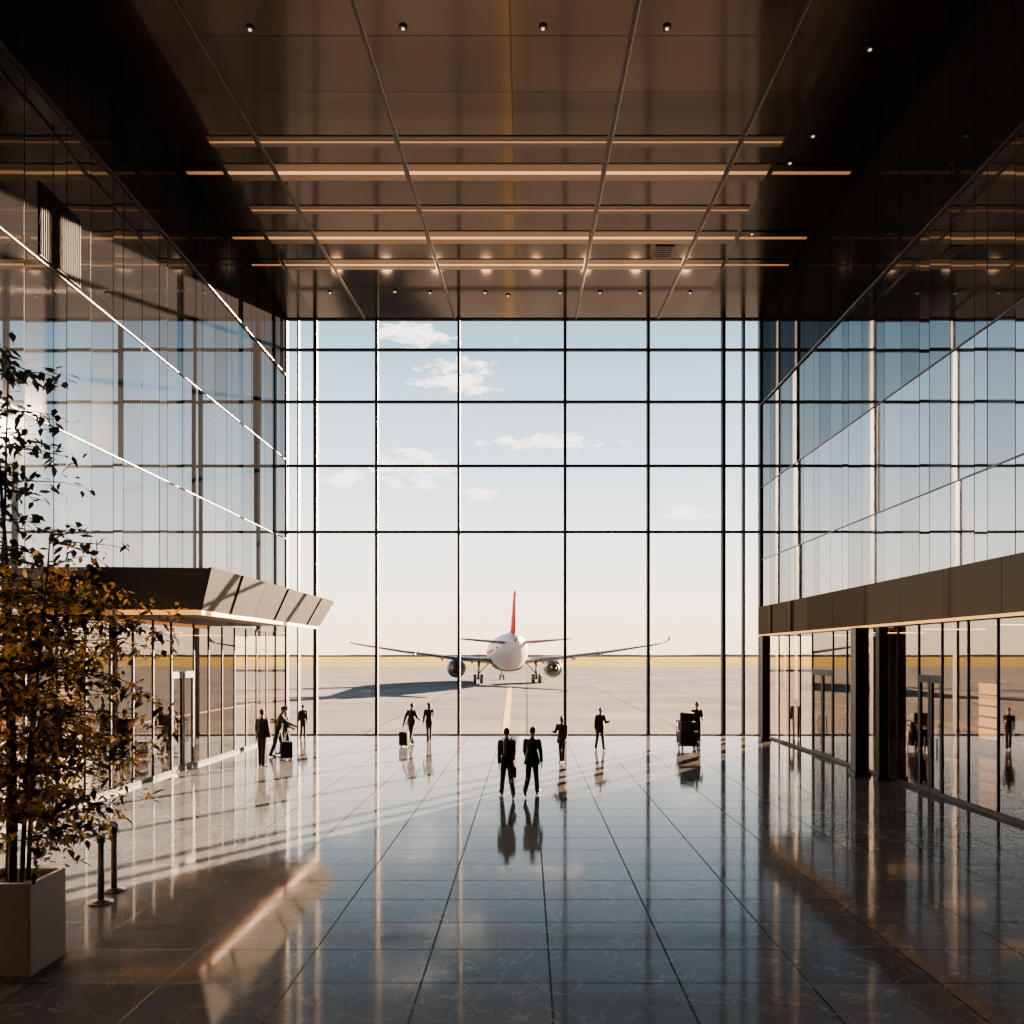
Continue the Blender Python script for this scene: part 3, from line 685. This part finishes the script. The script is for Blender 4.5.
# people in the shops
shops = [(11.5,34.2,1.7,150,'person in dark clothes inside right shop nearest the window wall'),
 (11.4,28.6,1.8,200,'tall person in black inside the right shop left of the columns'),
 (11.2,26.6,1.7,120,'person inside the right shop just left of the dark columns'),
 (11.3,23.0,1.75,190,'person behind the glass just right of the dark columns, left of two'),
 (11.5,22.3,1.65,60,'person behind the glass just right of the dark columns, right of two'),
 (11.6,31.4,1.6,30,'shorter person inside the right shop second from the window wall'),
 (11.6,18.9,1.75,250,'person inside the right shop closest to the picture edge'),
 (-13.0,24.2,1.7,-150,'person in the left shop closest to the potted tree'),
 (-12.6,27.0,1.75,-40,'person in the left shop behind its glass door'),
 (-13.6,30.5,1.7,-100,'person in the left shop farthest from camera')]
for i,(x,y,h,rz,lab) in enumerate(shops):
    person(lab, x, y, h, rz, [stand, dict(lh=14,rh=-12,rk=8,ls=20,rs=-14), dict(ls=25,le=60,lh=6,rh=-6)][i%3], ['black','navy','char'][i%3], ['char','black'][i%2], coat=[0,.15,0][i%3], vox=.015, hair=i%2)

# shop fittings
def totem(x, y, lab, rz=0):
    t = thing('information_totem', lab, 'information totem', (x,y,0), R(rz))
    lbox('base', t, -.4,.4,-.25,.25,0,.05,M['steel'],.01); lbox('housing', t, -.32,.32,-.07,.07,.05,2.05,M['dark'],.02); lbox('screen', t, -.26,.26,-.082,-.07,.85,1.9,M['screen'],.003)
totem(12.6, 20.6, 'dark information totem inside the right shop', 20)
totem(-13.2, 21.8, 'dark information totem inside the left shop', -20)
def counter(x, y, lab, L=2.6):
    t = thing('service_counter', lab, 'counter', (x,y,0))
    lbox('front_panel', t, -.35,.35,-L/2,L/2,0,1.0,M['shopwall'],.01); lbox('countertop', t, -.42,.42,-L/2-.06,L/2+.06,1.0,1.05,M['dark'],.01); lbox('plinth', t, -.37,.37,-L/2-.02,L/2+.02,0,.08,M['steel'],.005)
counter(14.8, 28.4, 'long service counter in the right shop, farther one'); counter(14.8, 21.5, 'long service counter in the right shop, nearer one'); counter(-15.2, 26, 'long service counter in the left shop')
# tall display cabinets with warm lit backs
def cabinet(x, y, lab, rz):
    t = thing('display_cabinet', lab, 'display cabinet', (x,y,0), R(rz), 'lit display cabinets along the shop walls')
    bm = NB(); box(bm,-1.1,-1.04,-.25,.25,0,2.6); box(bm,1.04,1.1,-.25,.25,0,2.6); box(bm,-1.04,1.04,-.25,.25,2.54,2.6); box(bm,-1.04,1.04,-.25,.25,0,.3); box(bm,-1.04,1.04,.2,.25,.3,2.54)
    obj('carcass', bm, M['dark'], t, local=True)
    lbox('light_panel', t, -1.0,1.0,.185,.199,.35,2.5,M['cabglow'],0)
    for k in range(4): lbox('shelf', t, -1.03,1.03,-.2,.18,.8+k*.42,.83+k*.42,M['dark'],0)
for i,y in enumerate((18.5,22.5,26.5,30.5)):
    cabinet(17.6, y, 'warm lit display cabinet on right shop wall, %s from window wall' % ordn[3-i], -90)
    cabinet(-17.6, y, 'warm lit display cabinet on left shop wall, %s from window wall' % ordn[3-i], 90)
for s, nm in ((-1,'left'),(1,'right')):
    for j, y in enumerate((14,18,22,26,30,34)):
        x = s*13.9
        t = thing('shop_ceiling_light', 'warm panel light in the %s shop ceiling, %s from the window wall' % (nm, ordn[5-j]), 'ceiling light', (x,y,4.44), 0, 'panel lights in the shop ceilings')
        bm = NB(); box(bm,x-1.0,x+1.0,y-.12,y+.12,4.44,4.5); obj('housing', bm, M['dark'], t)
        bm = NB(); box(bm,x-.97,x+.97,y-.1,y+.1,4.425,4.44); obj('diffuser', bm, M['shoplight'], t)

# ------------------------------------------------------------ world
w = bpy.data.worlds.new('World'); bpy.context.scene.world = w; w.use_nodes = True
n = w.node_tree.nodes; l = w.node_tree.links; n.clear()
out = n.new('ShaderNodeOutputWorld'); bg = n.new('ShaderNodeBackground'); l.new(bg.outputs[0], out.inputs[0])
tc = n.new('ShaderNodeTexCoord'); sp = n.new('ShaderNodeSeparateXYZ'); l.new(tc.outputs['Generated'], sp.inputs[0])
def mth(op, a, b=None, c=None, clamp=False):
    m = n.new('ShaderNodeMath'); m.operation = op; m.use_clamp = clamp
    for i, v in enumerate((a,b,c)):
        if v is None: continue
        if isinstance(v,(int,float)): m.inputs[i].default_value = v
        else: l.new(v, m.inputs[i])
    return m.outputs[0]
ramp = n.new('ShaderNodeValToRGB'); l.new(sp.outputs['Z'], ramp.inputs['Fac'])
E = ramp.color_ramp.elements
E[0].position = 0; E[0].color = (1.0,.69,.41,1)
E[1].position = 1; E[1].color = (.02,.04,.06,1)
for p, c in ((.05,(1.,.78,.55,1)),(.12,(.84,.77,.67,1)),(.22,(.44,.53,.58,1)),(.36,(.17,.28,.36,1)),(.55,(.05,.08,.11,1))):
    e = E.new(p); e.color = c
yy = mth('MAXIMUM', sp.outputs['Y'], .05)
u = mth('DIVIDE', sp.outputs['X'], yy); v = mth('DIVIDE', sp.outputs['Z'], yy)
mask = None
for cx, cy, ax, ay in ((415,335,50,14),(455,377,48,22),(415,470,50,20),(405,455,45,10),(545,442,70,9),(480,494,20,8),(685,513,34,8),(350,478,30,9)):
    du = mth('MULTIPLY', mth('SUBTRACT', u, (cx-VX)/F), F/ax); dv = mth('MULTIPLY', mth('SUBTRACT', v, (VY-cy)/F), F/ay)
    d = mth('ADD', mth('MULTIPLY', du, du), mth('MULTIPLY', dv, dv)); k = mth('SUBTRACT', 1.0, mth('MULTIPLY', d, .6), clamp=True)
    mask = k if mask is None else mth('MAXIMUM', mask, k)
mp = n.new('ShaderNodeMapping'); mp.inputs['Scale'].default_value = (30,30,80); l.new(tc.outputs['Generated'], mp.inputs['Vector'])
nz = n.new('ShaderNodeTexNoise'); nz.inputs['Scale'].default_value = 1; nz.inputs['Detail'].default_value = 8; nz.inputs['Roughness'].default_value = .65; l.new(mp.outputs[0], nz.inputs['Vector'])
dens = mth('MULTIPLY', mth('SUBTRACT', mth('ADD', nz.outputs['Fac'], mth('MULTIPLY', mask, .28)), .67), 8.0, clamp=True)
mix = n.new('ShaderNodeMix'); mix.data_type = 'RGBA'; l.new(dens, mix.inputs['Factor']); l.new(ramp.outputs['Color'], mix.inputs['A']); mix.inputs['B'].default_value = (1.0,.90,.80,1)
l.new(mix.outputs['Result'], bg.inputs['Color']); bg.inputs['Strength'].default_value = 5.0

sun = bpy.data.lights.new('sun','SUN'); sun.energy = 135; sun.angle = R(.35); sun.color = (1,.66,.40)
so = bpy.data.objects.new('sun', sun); C.objects.link(so)
d = Vector((-.575,-.818,-math.tan(R(13)))); so.rotation_euler = d.to_track_quat('-Z','Y').to_euler(); so.location = (30,80,40)
# added spots without fixtures: warm bounced sunlight on the ceiling along the window head
for i in range(8):
    al = bpy.data.lights.new('added_bounce_wash','SPOT'); al.energy=130; al.color=(1,.58,.30); al.spot_size=R(150); al.spot_blend=1; al.shadow_soft_size=.25
    ao = bpy.data.objects.new('added_bounce_wash', al); C.objects.link(ao); ao.location=(-8.4+i*2.2,35.3,16.6); ao.rotation_euler=(R(180+35),0,0)

cam = bpy.data.cameras.new('camera'); co = bpy.data.objects.new('camera', cam); C.objects.link(co)
cam.sensor_width = 36; cam.lens = F/1024*36; co.location = (0,0,CZ); co.rotation_euler = (R(90),0,0)
cam.shift_x = -(VX-512)/1024; cam.shift_y = (VY-512)/1024; cam.clip_end = 6000
bpy.context.scene.camera = co
